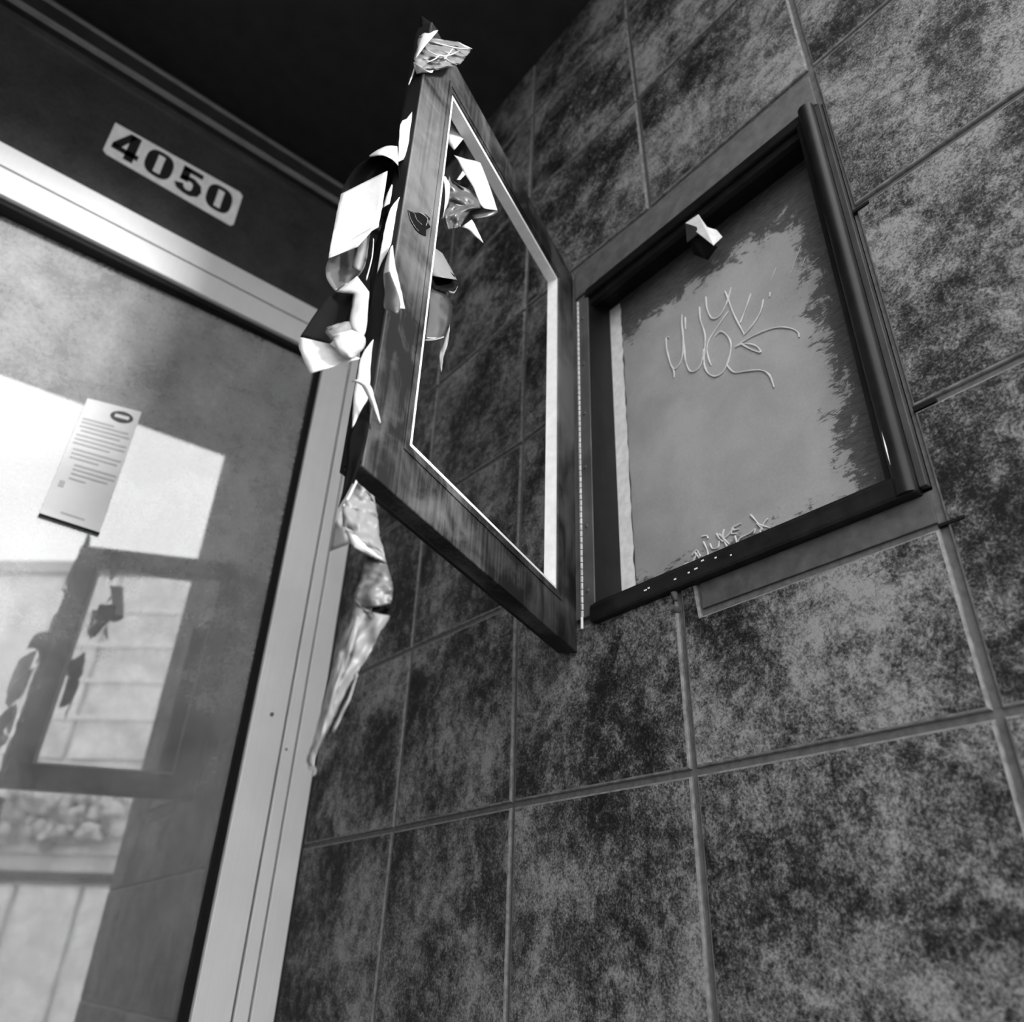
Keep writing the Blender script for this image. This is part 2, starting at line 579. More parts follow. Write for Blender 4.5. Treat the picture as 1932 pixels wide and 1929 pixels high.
def digit(ch, x0, z0, w_, h_):
    T = lambda x, z: (x0 + x * w_, z0 + z * h_)
    P = []
    if ch == '0':
        path, wd = [], []
        for i in range(36):
            a = 2 * math.pi * i / 36
            cx, cz = math.cos(a), math.sin(a)
            path.append(T(.5 + .33 * math.copysign(abs(cx) ** .55, cx), .5 + .42 * math.copysign(abs(cz) ** .60, cz)))
            wd.append((.19 + .19 * cx * cx) * w_ * 1.05)
        P = band(path, wd, True)
    elif ch == '4':
        P = [[T(.52, 0), T(.87, 0), T(.87, 1), T(.52, 1)], [T(0, .17), T(1, .17), T(1, .36), T(0, .36)],
             [T(0, .36), T(0, .24), T(.30, .30), T(.72, .98), T(.46, 1)]]
    else:
        P = [[T(.10, .82), T(.92, .82), T(.92, 1), T(.10, 1)], [T(.10, .44), T(.42, .44), T(.42, 1), T(.10, 1)]]
        path = [T(.12, .50), T(.34, .585), T(.60, .60), T(.80, .50), T(.85, .33), T(.80, .17), T(.62, .075), T(.40, .075), T(.22, .14), T(.12, .28)]
        P += band(path, [w_ * .14, w_ * .26, w_ * .28, w_ * .34, w_ * .38, w_ * .34, w_ * .27, w_ * .25, w_ * .34, w_ * .36])
    return P
for k, ch in enumerate('4050'):
    flat('digit', digit(ch, -.7265 + k * .0725, 1.3825 + .0001 * k, .058, .087), YN - .0012, .0005, M_black, num)

# ------------------------------------------------------------------ notice on the glass
def gp(u, v, o):                              # picture point on the leaning pane, o in front of it
    n = Vector((-math.sin(PA), -math.cos(PA), 0))
    d = ray(u, v)
    q = Vector((px0, py0, 0)) + n * o
    return C0 + d * ((n.dot(q) - n.dot(C0)) / n.dot(d))
note = empty('paper_notice', gp(128, 992, .001))
tag(note, 'white printed paper notice with dark oval emblem stuck inside the glass door', 'notice')
cs = [gp(165, 752, .0012), gp(267, 778, .0012), gp(186, 1011, .0012), gp(72, 974, .0012)]
MB().prism(cs, (0, 0, 0), (.0, -.001, 0)).build('sheet', M_paper, note)
def np_(a, b, o=.0028):                       # a across, b down the sheet
    p = cs[0].lerp(cs[1], a).lerp(cs[3].lerp(cs[2], a), b)
    return p + Vector((-math.sin(PA), -math.cos(PA), 0)) * (o - .0012)
mb = MB()
N_ = 24
mb.prism([np_(.69 + .21 * math.cos(2 * math.pi * i / N_), .085 + .048 * math.sin(2 * math.pi * i / N_)) for i in range(N_)], (0, 0, 0), (0, -.0004, 0))
mb.build('emblem', M_black, note)
MB().prism([np_(.56, .070, .0034), np_(.82, .070, .0034), np_(.82, .098, .0034), np_(.56, .098, .0034)], (0, 0, 0), (0, -.0003, 0)).build('emblem_band', M_paper, note)
for k, (b0, a0, a1) in enumerate([(.17, .06, .62), (.20, .06, .90), (.235, .06, .95), (.27, .10, .80), (.31, .06, .95), (.345, .06, .95), (.38, .06, .7),
                                  (.43, .10, .95), (.465, .10, .9), (.50, .10, .6), (.55, .22, .95), (.585, .22, .95), (.62, .22, .85), (.66, .22, .5), (.92, .3, .7)]):
    MB().prism([np_(a0, b0), np_(a1, b0), np_(a1, b0 + .014), np_(a0, b0 + .014)], (0, 0, 0), (0, -.0003, 0)).build('text_line', M_text, note)
MB().prism([np_(.10, .70), np_(.19, .70), np_(.19, .75), np_(.10, .75)], (0, 0, 0), (0, -.0003, 0)).build('stamp', M_text, note)
MB().prism([np_(.0, .985), np_(1, .985), np_(1, 1.0), np_(0, 1.0)], (0, 0, 0), (0, -.004, 0)).build('edge_shadow', M_gasket, note)  # dark strip paints the shadow along the sheet's bottom

# ------------------------------------------------------------------ wall box
wb = empty('wall_box', (0, .235, .178))
tag(wb, 'black steel directory box set in the tiled wall, its glassless door hanging open', 'wall box')
X = .05
box('back_panel', X, X + .002, .004, .446, .222, .812, M_panel, wb)
MB().box(-.001, X, .4365, .446, .222, .812).box(0, X, .004, .44, .806, .812).box(0, X, .004, .44, .222, .2245).box(0, X, .002, .006, .222, .812).build('side_wall', M_box, wb)
mb = MB()
mb.box(-.011, .004, .006, .4405, .208, .233, .004).box(-.006, .012, .02, .4365, .2315, .2365, .0012)
mb.build('bottom_rail', brushed('black_steel_flat', .004, .016, 1, .45, .0, 40, None, .2), wb)
mb = MB()
mb.box(-.006, .004, .006, .4405, .800, .8175, .003).box(.002, .012, .03, .4405, .786, .801, .0015)
mb.build('top_rail', M_box, wb)
mb = MB()
mb.box(-.004, .020, .022, .035, .224, .806, .002)
pr = [(.002, .027), (-.006, .027)] + [(-.006 - .009 * math.sin(math.pi * k / 10), .0165 + .0105 * math.cos(math.pi * k / 10)) for k in range(11)] + [(.002, .006)]
mb.prism([(x, y, .2105) for x, y in pr], (0, 0, .2105), (0, 0, .8165))
mb.build('round_channel', M_box, wb, True)
for p in bpy.data.objects['round_channel'].data.polygons:
    p.use_smooth = len(p.vertices) < 5
bpy.data.objects['round_channel'].data.set_sharp_from_angle(angle=math.radians(40))
box('edge_flange', -.0045, .004, -.0015, .0058, .215, .812, M_hinge, wb, .0008)
hg = box('hinge', -.003, .004, .4375, .4735, .2225, .802, M_plate, wb, .0008)
mb = MB()
zz = .224
while zz < .80:
    mb.tube([(-.0035, .4605, zz), (-.0035, .4605, zz + .0088)], .0022, 8)
    zz += .0102
kn = mb.build('knuckles', M_knuck, hg)
tag(kn, kind='stuff')
for z in (.26, .36, .46, .56, .66, .76):
    MB().tube([(-.0046, .450, z), (-.002, .450, z)], [.0026, .0032], 10).build('rivet', M_screw, hg)
MB().tube([(-.0042, .4605, .207), (-.0042, .4605, .2235)], .0018, 8).build('hinge_pin', M_bead, hg)
# pale strip of paint at the hinge side of the panel, with a dark seam
mb = MB()
zs = [.226 + .005 * k for k in range(116)]
L_ = [(X - .0006, .4365, z) for z in zs]
R_ = [(X - .0006, .4115 + .0022 * noise.noise(Vector((0, 1.3, z * 60))), z) for z in zs]
mb.add(L_ + R_, [(i, i + 1, 116 + i + 1, 116 + i) for i in range(115)])
mb.build('pale_strip', M_pale, wb)
mb = MB()
R2 = [(X - .0009, .4105 + .0022 * noise.noise(Vector((0, 1.3, z * 60))), z) for z in zs]
R3 = [(X - .0009, .4085 - .0028 * max(0, noise.noise(Vector((3, 5.3, z * 40)))) + .0012, z) for z in zs]
mb.add(R2 + R3, [(i, i + 1, 116 + i + 1, 116 + i) for i in range(115)])
mb.build('seam', plain('dark_seam', .06, .7, 0, .8, 40), wb)
# bent catch plate under the top rail
ca = empty('catch', onx(1322, 440, 0))
ca.parent = wb
ca.location = ca.location - WPOS[wb.name]
WPOS[ca.name] = onx(1322, 440, 0) + Vector((0, 0, Z0))
def slab(name, uvx, mat, parent, th=.0016):
    P = [onx(u, v, x) for u, v, x in uvx]
    c = (P[1] - P[0]).cross(P[2] - P[0]).normalized() * th
    return MB().prism(P, (0, 0, 0), c).build(name, mat, parent)
slab('bent_tab', [(1293, 421, -.004), (1317, 405, -.004), (1333, 428, .004), (1346, 463, .012), (1318, 441, .006)], M_pale, ca)
slab('bent_tab', [(1317, 441, .006), (1296, 457, .004), (1293, 421, -.004), (1314, 428, -.002)], M_hinge, ca)
slab('bent_tab', [(1333, 428, .004), (1352, 434, .016), (1363, 447, .024), (1346, 463, .012)], M_pale, ca)
slab('catch_shadow', [(1302, 452, .010), (1318, 443, .010), (1347, 464, .020), (1330, 489, .030), (1308, 480, .030)], M_gasket, ca, .008)  # dark block put in for the shadowed hole below the tab

# marker tags on the back panel
def scrawl(name, strokes, r, parent, sx, oy, ox=1000, xp=X - .0012, mat=M_chalk):
    mb = MB()
    for s in strokes:
        P = [onx(ox + a / sx, oy + b / sx, xp) for a, b in s]
        P = catmull(P, max(4, 5 * len(P)))
        mb.tube(P, [r * (.85 + .2 * math.sin(i * .6)) for i in range(len(P))], 6)
    return mb.build(name, mat, parent)
big = [[(634, 1296), (621, 1300), (622, 1345), (638, 1410), (655, 1450), (656, 1480)],
       [(640, 1424), (662, 1440), (690, 1400), (698, 1330), (692, 1240), (692, 1192)],
       [(692, 1240), (702, 1330), (708, 1400), (728, 1450), (760, 1445), (782, 1410), (792, 1350)],
       [(707, 1205), (708, 1260)],
       [(772, 1158), (776, 1215), (796, 1280), (797, 1340), (790, 1400)],
       [(801, 1112), (806, 1165), (830, 1210), (866, 1196), (896, 1140), (916, 1068)],
       [(888, 1086), (902, 1120), (930, 1195), (976, 1282)],
       [(904, 1178), (866, 1232), (818, 1304), (806, 1350), (814, 1396), (826, 1424)],
       [(846, 1290), (868, 1270), (894, 1284), (914, 1320), (912, 1370), (897, 1420), (878, 1456), (842, 1474), (808, 1456), (793, 1412), (798, 1360)],
       [(897, 1424), (930, 1456), (985, 1450), (1050, 1446), (1090, 1468), (1112, 1524)],
       [(1006, 1098), (985, 1160), (958, 1230)], [(1063, 1124), (1050, 1180), (1016, 1238), (972, 1288)],
       [(1094, 1092), (1092, 1112)],
       [(934, 1342), (990, 1304), (1070, 1266), (1140, 1250), (1196, 1258), (1222, 1276), (1226, 1296)],
       [(934, 1340), (972, 1326), (1016, 1330), (1042, 1346), (1052, 1366)], [(962, 1326), (1008, 1352), (1050, 1366)]]
scrawl('scrawled_tag', big, .0013, wb, 2.415, 100)
low = [[(703, 1003), (722, 996), (742, 996)], [(738, 962), (760, 938), (776, 968)], [(744, 988), (768, 940)], [(748, 946), (776, 980)],
       [(790, 900), (806, 934), (812, 962)], [(782, 876), (804, 872), (812, 886)],
       [(820, 908), (830, 930), (856, 926), (862, 896)], [(850, 862), (862, 884), (880, 900)],
       [(884, 842), (878, 880), (898, 922)], [(930, 838), (890, 880), (862, 866)], [(876, 880), (908, 912)],
       [(926, 832), (918, 862), (940, 862)], [(926, 832), (962, 816)], [(922, 848), (952, 842)],
       [(934, 872), (944, 904), (956, 884), (1000, 862), (1026, 842), (1020, 862)],
       [(1004, 776), (1024, 798), (1050, 832), (1062, 846)], [(1084, 794), (1064, 818), (1048, 856)], [(1032, 818), (1092, 836)]]
scrawl('scrawled_tag', low, .0013, wb, 2.415, 650)
sc = [[(1235, 880), (1215, 930), (1190, 1000)], [(1120, 980), (1098, 1040)], [(1255, 930), (1240, 970)]]
scrawl('scratch', sc, .0006, wb, 2.415, 100)
mb = MB()
for a, b, l in ((785, 985, 12), (845, 972, 8), (915, 960, 6), (722, 1040, 8), (755, 1022, 14), (525, 1120, 14), (540, 1110, 9), (660, 1070, 10)):
    p = onx(1000 + a / 2.415, 650 + b / 2.415, -.0115)
    mb.box(p.x, p.x + .001, p.y - l * .00016, p.y + l * .00016, p.z - .0009, p.z + .0009)
tag(mb.build('paint_fleck', M_bead, wb), kind='stuff')
mb = MB()
mb.tube([Vector((-.0128, .0222, z)) for z in (.235, .25, .265, .28, .295)], [.0003, .0009, .0014, .0008, .0003], 5)
mb.build('scuff', M_bead, wb)

# ------------------------------------------------------------------ the box door
F = Vector((-.438, .2755, 0))
U = Vector((.438, .1985, 0)).normalized()
NN = Vector((-U.y, U.x, 0))                   # away from the camera
W, ZB, ZT, RW, TH = .480, .178, .878, .064, .020
def dp(a, t, z):
    return F + U * a + NN * t + Vector((0, 0, z))
def ring(mb, o0, o1, t0, t1):
    """mitred rectangular ring between outlines o0 and o1 = (a0, a1, z0, z1)"""
    def cs_(o): return [(o[0], o[2]), (o[1], o[2]), (o[1], o[3]), (o[0], o[3])]
    A, B = cs_(o0), cs_(o1)
    v = [dp(a, t, z) for t in (t0, t1) for q in (A, B) for a, z in q]
    f = []
    for i in range(4):
        j = (i + 1) % 4
        f += [(i, j, 4 + j, 4 + i), (8 + i, 12 + i, 12 + j, 8 + j), (i, 8 + i, 8 + j, j), (4 + i, 4 + j, 12 + j, 12 + i)]
    mb.add(v, f)
leaf_mb = MB()
ring(leaf_mb, (0, W, ZB, ZT), (RW, W - RW, ZB + RW, ZT - RW), 0, TH)
leaf = leaf_mb.build('door_leaf', M_frame, wb)
bv = leaf.modifiers.new('worn_edge', 'BEVEL')
bv.width = .0016
bv.segments = 2
tag(leaf, 'worn dark steel door frame swung open, edges hung with torn white film')
bw = .0052
for o0, o1 in (((RW, RW + bw, ZB + RW, ZT - RW), 0), ((W - RW - bw * .6, W - RW, ZB + RW, ZT - RW), 0),
               ((RW + bw, W - RW - bw * .6, ZB + RW, ZB + RW + bw), 0), ((RW + bw, W - RW - bw * .6, ZT - RW - bw, ZT - RW), 0)):
    a0, a1, z0, z1 = o0
    v = [dp(a, t, z) for a in (a0, a1) for t in (.0025, TH - .001) for z in (z0, z1)]
    MB().add(v, [(0, 1, 3, 2), (4, 6, 7, 5), (0, 4, 5, 1), (2, 3, 7, 6), (0, 2, 6, 4), (1, 5, 7, 3)]).build('glazing_bead', M_bead, leaf)
# grooved inner lip beside the bead, on the face
mb = MB()
ring(mb, (RW - .011, W - RW + .011, ZB + RW - .011, ZT - RW + .011), (RW - .006, W - RW + .006, ZB + RW - .006, ZT - RW + .006), -.0012, .001)
mb.build('inner_lip', M_frame, leaf)
# black rubber strip along the free edge
v = [dp(a, t, z) for a in (-.0012, .0004) for t in (.0012, TH) for z in (ZB + .004, ZT - .004)]
MB().add(v, [(0, 1, 3, 2), (4, 6, 7, 5), (0, 4, 5, 1), (2, 3, 7, 6), (0, 2, 6, 4), (1, 5, 7, 3)]).build('edge_strip', M_gasket, leaf)
# lower flange of the door seen from below
mb = MB()
ring(mb, (.002, W - .002, ZB + .002, ZT - .002), (.008, W - .008, ZB + .012, ZT - .012), TH - .001, TH + .006)
mb.build('back_flange', M_box, leaf)
# black tape scar on the stile
fu = lambda u, v, t: None
def onleaf(u, v, t):
    d = ray(u, v)
    return C0 + d * ((NN.dot(F + NN * t) - NN.dot(C0)) / NN.dot(d))
sp = [(769, 397), (777, 401), (789, 402), (803, 405), (811, 413), (807, 421), (812, 429), (803, 434), (803, 446), (793, 442), (784, 434), (775, 419)]
MB().prism([onleaf(u, v, -.0003) for u, v in sp], (0, 0, 0), -NN * .0006).build('label_scar', M_filmb, leaf)
mb = MB()
for pts in ([(771, 399), (775, 414), (783, 428), (790, 436)], [(776, 397), (783, 405), (786, 414), (796, 424)], [(790, 400), (801, 407), (807, 415), (804, 426)], [(796, 402), (806, 411), (809, 420)]):
    mb.tube(catmull([onleaf(u, v, -.0012) for u, v in pts], 10), [.00015 + .0004 * abs(math.sin(i * 1.3)) for i in range(10)], 4)
mb.build('scar_highlight', plain('wrinkle_highlight', .22, .5), leaf)  # curved highlights on the scar, painted as pale lines

# ------------------------------------------------------------------ torn film on the box door
EH = Vector((F.x - C0.x, F.y - C0.y, 0))
WV = EH.normalized()
ED = EH.length
def fp(u, v, off):
    """point of the picture near the free edge of the box door, off metres beyond it"""
    d = ray(u, v)
    return C0 + d * ((ED + off) / WV.dot(d))
def film(label, A, B, mat, n=14, m=7, bulge=0.0, rip=.0015, jag=.0008, seed=0, curve=True, th=.0005, name='film_scrap'):
    fx = catmull if curve else lin
    PA_ = fx([fp(*p) for p in A], n)
    PB_ = fx([fp(*p) for p in B], n)
    v, f = [], []
    for i in range(n):
        for j in range(m):
            t = j / (m - 1)
            p = PA_[i].lerp(PB_[i], t)
            q = noise.noise_vector(Vector((seed * 7.3 + i * 7.7 / n, t * 2.6, seed)))
            q = q + .35 * noise.noise_vector(Vector((seed * 3.1 + i * 16.0 / n, t * 7.5, seed + 4)))
            env = math.sin(math.pi * t)
            away = (p - C0).normalized()
            p = p + away * (-bulge * env + rip * q.x * 2)
            if j in (0, m - 1):
                p = p + Vector(noise.noise_vector(Vector((i * 1.9, j, seed * 3.1)))) * jag
            v.append(p)
    for i in range(n - 1):
        for j in range(m - 1):
            f.append((i * m + j, i * m + j + 1, (i + 1) * m + j + 1, (i + 1) * m + j))
    o = obj(name, v, f, mat, leaf, True)
    so_ = o.modifiers.new('thickness', 'SOLIDIFY')
    so_.thickness = th
    if label:
        o['label'] = label
    return o

# crumpled cap on the top corner
film('crumpled film cap on the top corner of the door', [(791, 68, .0), (786, 90, -.005), (781, 112, -.006), (784, 128, -.004), (788, 141, .0)],
     [(868, 80, .02), (887, 93, .02), (880, 106, .015), (866, 122, .012), (836, 130, .008)], M_tape, 30, 22, .016, .0075, .001, 3)
film('bright folded corner of the crumpled cap', [(809, 58, .008), (795, 66, .002), (788, 92, -.012), (783, 110, -.014)],
     [(827, 57, .008), (820, 66, -.004), (806, 82, -.014), (786, 108, -.016)], M_film, 10, 6, .004, .001, .0005, 5)
film('pale lip of film below the cap', [(780, 117, -.008), (782, 128, -.012), (786, 139, -.008)],
     [(786, 122, -.020), (812, 138, -.020), (818, 133, -.014)], M_film, 8, 6, .004, .001, .0005, 6)
film(None, [(781, 128, .0), (775, 146, .004), (770, 160, .006)], [(785, 128, .0), (778, 146, .004), (772, 161, .006)], M_film, 8, 3, 0, .0004, .0004, 7)
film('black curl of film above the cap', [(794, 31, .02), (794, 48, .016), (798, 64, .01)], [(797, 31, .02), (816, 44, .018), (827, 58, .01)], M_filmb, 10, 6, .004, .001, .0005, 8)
film('bright torn tip of the cap', [(862, 78, -.002), (876, 88, .0)], [(866, 80, .0), (891, 92, .004)], M_film, 5, 4, 0, .0005, .0003, 9, False)
mb = MB()
for pts in ([(803, 90), (816, 101), (835, 106), (852, 103), (866, 96)], [(805, 118), (820, 112), (832, 104), (848, 116), (862, 122)],
            [(818, 80), (840, 86), (862, 91), (884, 92)], [(838, 112), (848, 100), (854, 92)]):
    mb.tube(catmull([fp(u, v, -.019 + .011 * (u - 800) / 60) for u, v in pts], 12), [.0003 + .0007 * math.sin(math.pi * i / 11) for i in range(12)], 5)
mb.build('film_crease', M_film, leaf, True)

# upper left strip and the large loop
film('white film edge folded beside the upper stile', [(781, 205, .006), (766, 225, .0), (756, 231, -.002), (753, 268, -.002), (751, 306, .0)],
     [(782, 207, .006), (781, 232, .006), (779, 260, .006), (777, 278, .006), (764, 300, .006)], M_film, 12, 5, .002, .0008, .0005, 11)
film('white crest of the large film loop', [(696, 294, .0), (713, 282, -.006), (733, 275, -.006), (750, 276, .0)],
     [(698, 296, -.004), (716, 293, -.014), (736, 298, -.014), (752, 313, -.004)], M_film, 12, 6, .003, .0005, .0004, 12)
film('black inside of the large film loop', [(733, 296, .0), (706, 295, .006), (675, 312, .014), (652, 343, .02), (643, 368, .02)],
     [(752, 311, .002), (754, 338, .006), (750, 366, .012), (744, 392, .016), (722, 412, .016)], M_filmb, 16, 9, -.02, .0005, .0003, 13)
film('large bright white film flap hanging from the loop', [(643, 366, -.004), (637, 395, -.010), (628, 440, -.012), (620, 487, -.006)],
     [(731, 322, -.012), (728, 345, -.014), (720, 396, -.016), (714, 428, -.012)], M_film, 14, 10, -.006, .001, .0005, 14)
film(None, [(621, 478, -.006), (620, 488, -.006)], [(716, 420, -.012), (675, 466, -.010)], M_film, 5, 8, -.004, .0004, .0004, 15, False)
film('grey back of film curling under the white flap', [(622, 482, .012), (615, 505, .004), (617, 528, .002), (634, 552, .006)],
     [(700, 430, .018), (694, 478, .012), (688, 505, .008), (674, 524, .006)], M_filmg, 14, 9, -.012, .0022, .0004, 16)
film(None, [(672, 455, .004), (668, 480, .0), (664, 505, .0)], [(694, 440, .002), (690, 480, .0), (682, 512, .0)], M_tape, 10, 5, .006, .0015, .0004, 17)
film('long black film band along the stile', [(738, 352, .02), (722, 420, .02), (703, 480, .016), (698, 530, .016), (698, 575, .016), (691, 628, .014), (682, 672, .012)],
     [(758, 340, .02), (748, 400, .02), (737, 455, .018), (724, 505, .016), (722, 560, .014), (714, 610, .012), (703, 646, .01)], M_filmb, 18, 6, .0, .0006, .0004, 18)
film(None, [(704, 450, .004), (701, 485, .004), (690, 528, .002)], [(706, 452, .004), (703, 486, .004), (692, 530, .002)], M_film, 10, 3, 0, .0003, .0002, 19)
film('small white shard between loop and stile', [(739, 348, .0), (728, 372, .0), (722, 392, .002)], [(741, 349, .0), (738, 372, -.001), (735, 384, .0)], M_film, 6, 4, 0, .0005, .0004, 20)
film('narrow white film strip along the middle of the stile', [(753, 372, .002), (736, 395, .0), (726, 432, .0), (719, 468, .002), (711, 517, .004)],
     [(757, 372, .005), (750, 408, .005), (743, 448, .004), (736, 466, .004), (722, 492, .005)], M_film, 16, 5, .001, .0006, .0005, 21)
film('curl of film peeling across the stile face', [(733, 474, -.002), (724, 514, -.006), (726, 552, -.010), (724, 580, -.014)],
     [(741, 462, .0), (747, 506, -.010), (757, 548, -.018), (764, 582, -.020)], M_film, 16, 9, .010, .0008, .0005, 22)
film('grey inner side of the curl on the stile', [(725, 516, -.010), (726, 552, -.014), (724, 580, -.020), (740, 591, -.026)],
     [(735, 512, -.018), (748, 545, -.026), (756, 574, -.028), (752, 592, -.028)], M_filmg, 12, 7, .004, .0008, .0005, 23)

# lower left star of folded film
film('white upper wing of the star-shaped film fold', [(634, 551, .0), (668, 555, -.002), (664, 580, -.004), (659, 604, -.005), (662, 623, -.006)],
     [(674, 521, -.002), (697, 551, -.006), (694, 590, -.008), (692, 618, -.008), (687, 634, -.008)], M_film, 14, 7, .004, .001, .0005, 24, False)
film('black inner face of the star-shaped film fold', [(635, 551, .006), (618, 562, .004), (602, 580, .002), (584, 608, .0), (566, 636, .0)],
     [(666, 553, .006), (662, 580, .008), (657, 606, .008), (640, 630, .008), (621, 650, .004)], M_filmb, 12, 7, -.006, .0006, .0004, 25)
film('white lower wing of the star-shaped film fold', [(566, 636, -.002), (564, 655, -.004), (573, 680, -.006), (585, 705, -.006)],
     [(622, 649, -.002), (652, 668, -.006), (680, 676, -.006), (654, 684, -.006)], M_film, 12, 9, .004, .0015, .0005, 26)
film('rounded white cup in the middle of the star-shaped fold', [(625, 633, -.016), (632, 652, -.020), (640, 669, -.018), (652, 676, -.012)],
     [(663, 622, -.014), (688, 635, -.012), (687, 656, -.010), (668, 676, -.010)], M_film, 14, 10, .010, .001, .0004, 27)
film('creased grey fold over the black face', [(612, 619, -.012), (616, 630, -.016), (626, 643, -.016)],
     [(638, 611, -.012), (658, 607, -.014), (663, 621, -.014)], M_tape, 10, 7, .004, .0025, .0006, 28)

# lower left strips
film('long white film strip below the star-shaped fold', [(704, 641, .004), (682, 671, .0), (674, 714, .0), (668, 740, .0), (664, 808, .002)],
     [(706, 641, .008), (704, 690, .006), (702, 732, .004), (694, 758, .003), (666, 806, .002)], M_film, 18, 6, .002, .0008, .0005, 29)
film('pointed white shard lying over the stile', [(663, 720, -.004), (681, 727, -.008), (694, 750, -.010), (706, 778, -.008), (715, 799, -.004)],
     [(674, 715, -.006), (698, 727, -.012), (706, 750, -.012), (714, 776, -.008), (719, 798, -.004)], M_film, 14, 5, .003, .0008, .0006, 30)
film('black film flap at the lower end of the stile', [(693, 757, .002), (672, 792, .002), (657, 826, .004), (654, 875, .006), (646, 925, .008), (638, 959, .010)],
     [(698, 764, -.002), (698, 790, -.002), (692, 832, -.001), (680, 872, .0), (668, 905, .004), (650, 940, .008)], M_filmb, 16, 6, .0, .001, .0003, 31)

# pieces beyond the stile, seen through the empty opening
film('white film corner behind the upper stile', [(840, 232, .10), (845, 268, .10), (857, 283, .10)], [(852, 226, .10), (864, 244, .102), (875, 261, .104)], M_film, 8, 5, .002, .0006, .0004, 32, False)
film('arrow-shaped white film piece behind the stile', [(857, 293, .10), (868, 310, .10), (878, 329, .10), (893, 352, .10), (906, 385, .10), (913, 393, .10)],
     [(857, 293, .10), (884, 301, .105), (906, 306, .108), (918, 336, .108), (930, 370, .11), (939, 397, .11)], M_film, 14, 7, .003, .0006, .0005, 33, False)
film('grey underside of the arrow-shaped piece', [(880, 388, .11), (884, 400, .112), (891, 413, .11)], [(910, 391, .11), (939, 397, .11), (930, 408, .112)], M_filmg, 8, 6, .003, .0008, .0004, 34)
film('white sliver beside the inner stile edge', [(836, 332, .075), (840, 370, .075), (836, 412, .075)], [(841, 334, .08), (848, 346, .085), (846, 380, .085), (832, 412, .08)], M_film, 10, 4, 0, .0006, .0005, 35)
film('crumpled dark grey film leaf behind the stile', [(848, 331, .09), (842, 366, .088), (846, 388, .086), (834, 408, .084), (842, 434, .086)],
     [(851, 345, .10), (890, 360, .104), (913, 389, .104), (889, 399, .10), (868, 428, .096)], M_filmg, 26, 16, .008, .0075, .0012, 36)
film('white downward shard below the grey leaf', [(871, 428, .10), (884, 433, .10), (897, 446, .10), (911, 458, .10)], [(890, 414, .10), (896, 424, .10), (902, 437, .10), (912, 458, .10)], M_film, 10, 4, .001, .0006, .0005, 37)
film(None, [(861, 340, .098), (868, 340, .098)], [(873, 323, .10), (878, 330, .10)], M_film, 4, 4, 0, .0003, .0003, 38)
film('rolled film tube behind the inner stile edge', [(812, 462, .06), (809, 490, .06), (812, 520, .06)], [(835, 478, .09), (850, 505, .085), (862, 528, .075)], M_tape, 16, 9, .012, .0006, .0004, 39)
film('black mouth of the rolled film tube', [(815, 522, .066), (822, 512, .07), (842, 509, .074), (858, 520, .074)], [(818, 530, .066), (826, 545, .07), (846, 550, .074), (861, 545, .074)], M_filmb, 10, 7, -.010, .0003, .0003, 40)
film('pale lip of the rolled film tube', [(846, 549, .068), (856, 551, .066), (862, 546, .066)], [(848, 553, .066), (857, 554, .064), (864, 540, .064)], M_tape, 8, 3, .0, .0003, .0003, 41)
film('smoky film tail hanging below the tube', [(808, 540, .07), (804, 590, .07), (800, 641, .07)], [(840, 552, .08), (853, 574, .082), (849, 612, .08), (836, 640, .078)], film_material('smoky_film', .03, .2, .3), 14, 7, .003, .0012, .0005, 42)
film('thin twisted end of the smoky tail', [(848, 612, .078), (838, 640, .078), (830, 668, .078), (831, 701, .078)], [(849, 620, .078), (846, 645, .078), (838, 672, .078), (833, 702, .078)], M_tape, 14, 4, .001, .002, .0005, 43)
film(None, [(801, 640, .068), (820, 639, .07), (838, 634, .072)], [(801, 643, .068), (820, 642, .07), (838, 637, .072)], M_tape, 8, 3, 0, .0002, .0002, 44)

# the long strip hanging from the lower corner
film('twisted upper end of the hanging tape strip', [(672, 909, .006), (654, 945, .004), (646, 960, .0), (650, 1000, -.002), (664, 1028, -.004), (700, 1050, -.002)],
     [(706, 938, .016), (713, 985, .012), (716, 1016, .008), (723, 1038, .006), (727, 1060, .004), (728, 1062, .004)], M_tape, 34, 16, .006, .0048, .0008, 45)
film('white edge of the twisted tape', [(672, 906, .0), (656, 938, .0), (640, 962, .0), (632, 985, .002)], [(674, 910, .0), (658, 942, .0), (648, 962, .0), (655, 1016, .0)], M_film, 10, 4, .001, .0006, .0004, 46)
film('pale triangular side of the twisted tape', [(641, 958, .002), (628, 1000, .006), (622, 1040, .008)], [(648, 965, -.002), (652, 1000, -.002), (660, 1026, -.004)], film_material('thin_pale_film', .3, .3), 8, 5, .001, .0008, .0005, 47)
film('torn lower fringe of the twisted tape', [(648, 995, -.006), (664, 1030, -.008), (680, 1040, -.008), (708, 1055, -.006)], [(660, 1000, -.010), (680, 1020, -.010), (700, 1038, -.010), (724, 1056, -.006)], M_film, 12, 5, .001, .001, .0009, 48)
film('grey middle of the hanging tape strip', [(690, 1050, .006), (681, 1092, .002), (672, 1115, .0), (668, 1132, .0), (690, 1150, .0)],
     [(727, 1058, .004), (736, 1085, .0), (741, 1112, -.002), (739, 1136, -.002), (735, 1140, .0)], film_material('ribbed_grey_tape', .11, .2, .4), 26, 10, .004, .0028, .0008, 49)
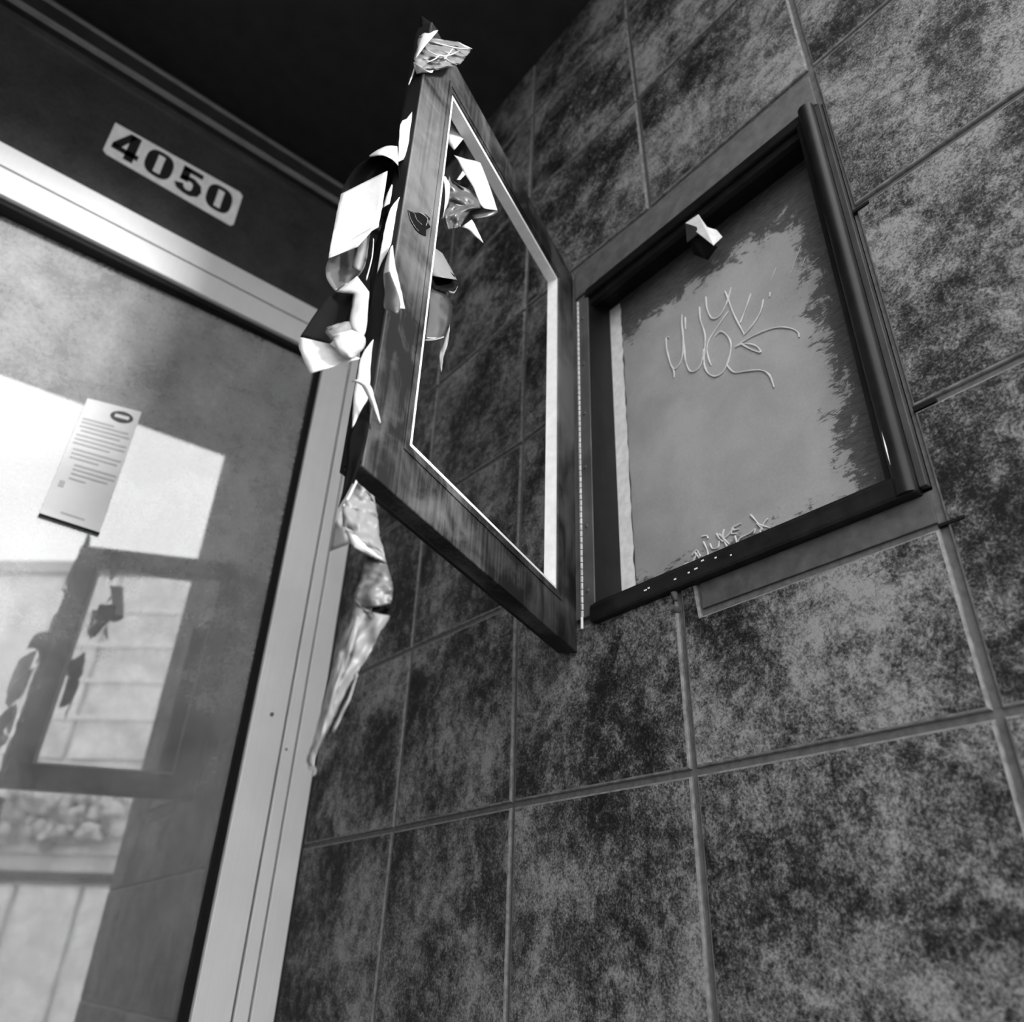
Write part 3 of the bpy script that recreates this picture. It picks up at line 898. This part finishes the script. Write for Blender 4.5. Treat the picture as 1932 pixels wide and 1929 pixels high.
film('long tapering tail of the hanging tape strip', [(669, 1130, .0), (662, 1172, -.002), (643, 1211, -.002), (632, 1250, .0), (612, 1310, .0), (592, 1398, .002), (580, 1428, .004), (580, 1442, .004)],
     [(704, 1172, -.004), (736, 1162, -.004), (715, 1198, -.002), (690, 1245, .0), (655, 1300, .0), (618, 1380, .002), (597, 1425, .004), (591, 1446, .004)], M_tape, 44, 14, .004, .0036, .0010, 50)
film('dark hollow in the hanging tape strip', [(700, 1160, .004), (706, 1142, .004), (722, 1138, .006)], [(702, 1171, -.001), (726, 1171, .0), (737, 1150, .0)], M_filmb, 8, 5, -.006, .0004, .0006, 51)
film('bright ridge of the hanging tape tail', [(672, 1160, -.010), (655, 1215, -.010), (632, 1290, -.008), (600, 1395, -.004), (584, 1432, .0)],
     [(682, 1170, -.010), (668, 1215, -.010), (642, 1290, -.008), (606, 1398, -.004), (587, 1432, .0)], M_tape, 26, 5, .002, .0024, .0012, 52)
film(None, [(672, 1270, .0), (660, 1310, .0), (640, 1352, .0), (626, 1380, .0)], [(676, 1272, .0), (664, 1312, .0), (644, 1355, .0), (630, 1384, .0)], M_tape, 10, 3, 0, .0008, .0006, 53)
mb = MB()
pts = [(590, 1440), (583, 1446), (588, 1452), (593, 1448), (594, 1458), (589, 1463)]
mb.tube(catmull([fp(u, v, .003) for u, v in pts], 16), .0009, 5)
mb.build('loose_thread', M_tape, leaf)

# ------------------------------------------------------------------ anchor below the box
p = onx(1276, 1152, 0)
an = empty('wall_anchor', (-.001, p.y, p.z - .006))
tag(an, 'small bolt stub and paint blob in the tile joint under the black box', 'bolt')
MB().tube([(.003, p.y, p.z), (-.010, p.y - .001, p.z + .001)], [.0042, .0036], 8).build('stub', M_screw, an, False)
q = onx(1272, 1118, 0)
MB().tube([(-.001, q.y - .002, q.z + .010), (-.0022, q.y - .001, q.z), (-.0015, q.y - .003, q.z - .012)], [.003, .005, .0025], 7).build('paint_blob', M_mortar, an, True)

# ------------------------------------------------------------------ street outside, seen in the door glass
tag(box('pavement', -14, 14, -2.6, YE, FL - .22, FL - .02, M_floor), 'pale concrete pavement outside the tiled entrance', 'pavement')
tag(box('road', -14, 14, -22, -2.6, FL - .3, FL - .12, M_asph), 'grey asphalt road across from the entrance', 'road')
EX = Vector((.774, .632, 0)).normalized()
MX = Vector((-EX.y, EX.x, 0))
S0 = Vector((0, -7.0, 0))
def fb(mb, s0, s1, t0, t1, z0, z1):
    v = [S0 + EX * s + MX * t + Vector((0, 0, z)) for s in (s0, s1) for t in (t0, t1) for z in (z0, z1)]
    mb.add(v, [(0, 1, 3, 2), (4, 6, 7, 5), (0, 4, 5, 1), (2, 3, 7, 6), (0, 2, 6, 4), (1, 5, 7, 3)])
shop = empty('shop_building', S0 + Vector((0, 0, FL - .12)))
tag(shop, 'pale low building with large white-blinded windows, mirrored in the door glass', 'building')
def fpart(name, mat, *bs):
    mb = MB()
    for b in bs:
        fb(mb, *b)
    return mb.build(name, mat, shop)
fpart('wall', M_brick, (-5, 1.7, -.9, -.02, FL - .12, 3.65))
fpart('roof_fascia', plain('pale_fascia', .4, .7), (-5, 1.72, -.9, .06, 3.66, 3.80))
fpart('sill_beam', M_fascia, (-5, 1.7, -.02, .08, .42, .50))
for s0, s1 in ((-.02, .62), (.68, 1.65)):
    f_ = fpart('window', M_blind, (s0, s1, -.02, .03, 1.56, 3.6))
for zc in (1.95, 2.35, 2.75, 3.15):
    fpart('window_bar', M_stucco, (-.02, 1.65, .03, .05, zc, zc + .05))
for s0, s1 in ((-.9, -.1), (-.05, .55), (.62, 1.2), (1.26, 1.68)):
    fpart('panel', M_stucco, (s0, s1, -.02, .03, FL - .1, .38))
fpart('shelf', M_blind, (-1, 1.65, -.02, .05, .66, .72))
hedge = MB()
for k in range(150):
    c = S0 + EX * random.uniform(-1.2, 1.6) + MX * random.uniform(.05, .3) + Vector((0, 0, random.uniform(.74, 1.2)))
    bm = bmesh.new()
    bmesh.ops.create_icosphere(bm, subdivisions=1, radius=random.uniform(.04, .11))
    for vv in bm.verts:
        vv.co = vv.co * random.uniform(.7, 1.3) + c
    hedge.bm(bm)
hedge = hedge.build('window_greenery', plain('pale_foliage', .5, .8, 0, .5, 9), shop)
tag(hedge, kind='stuff')
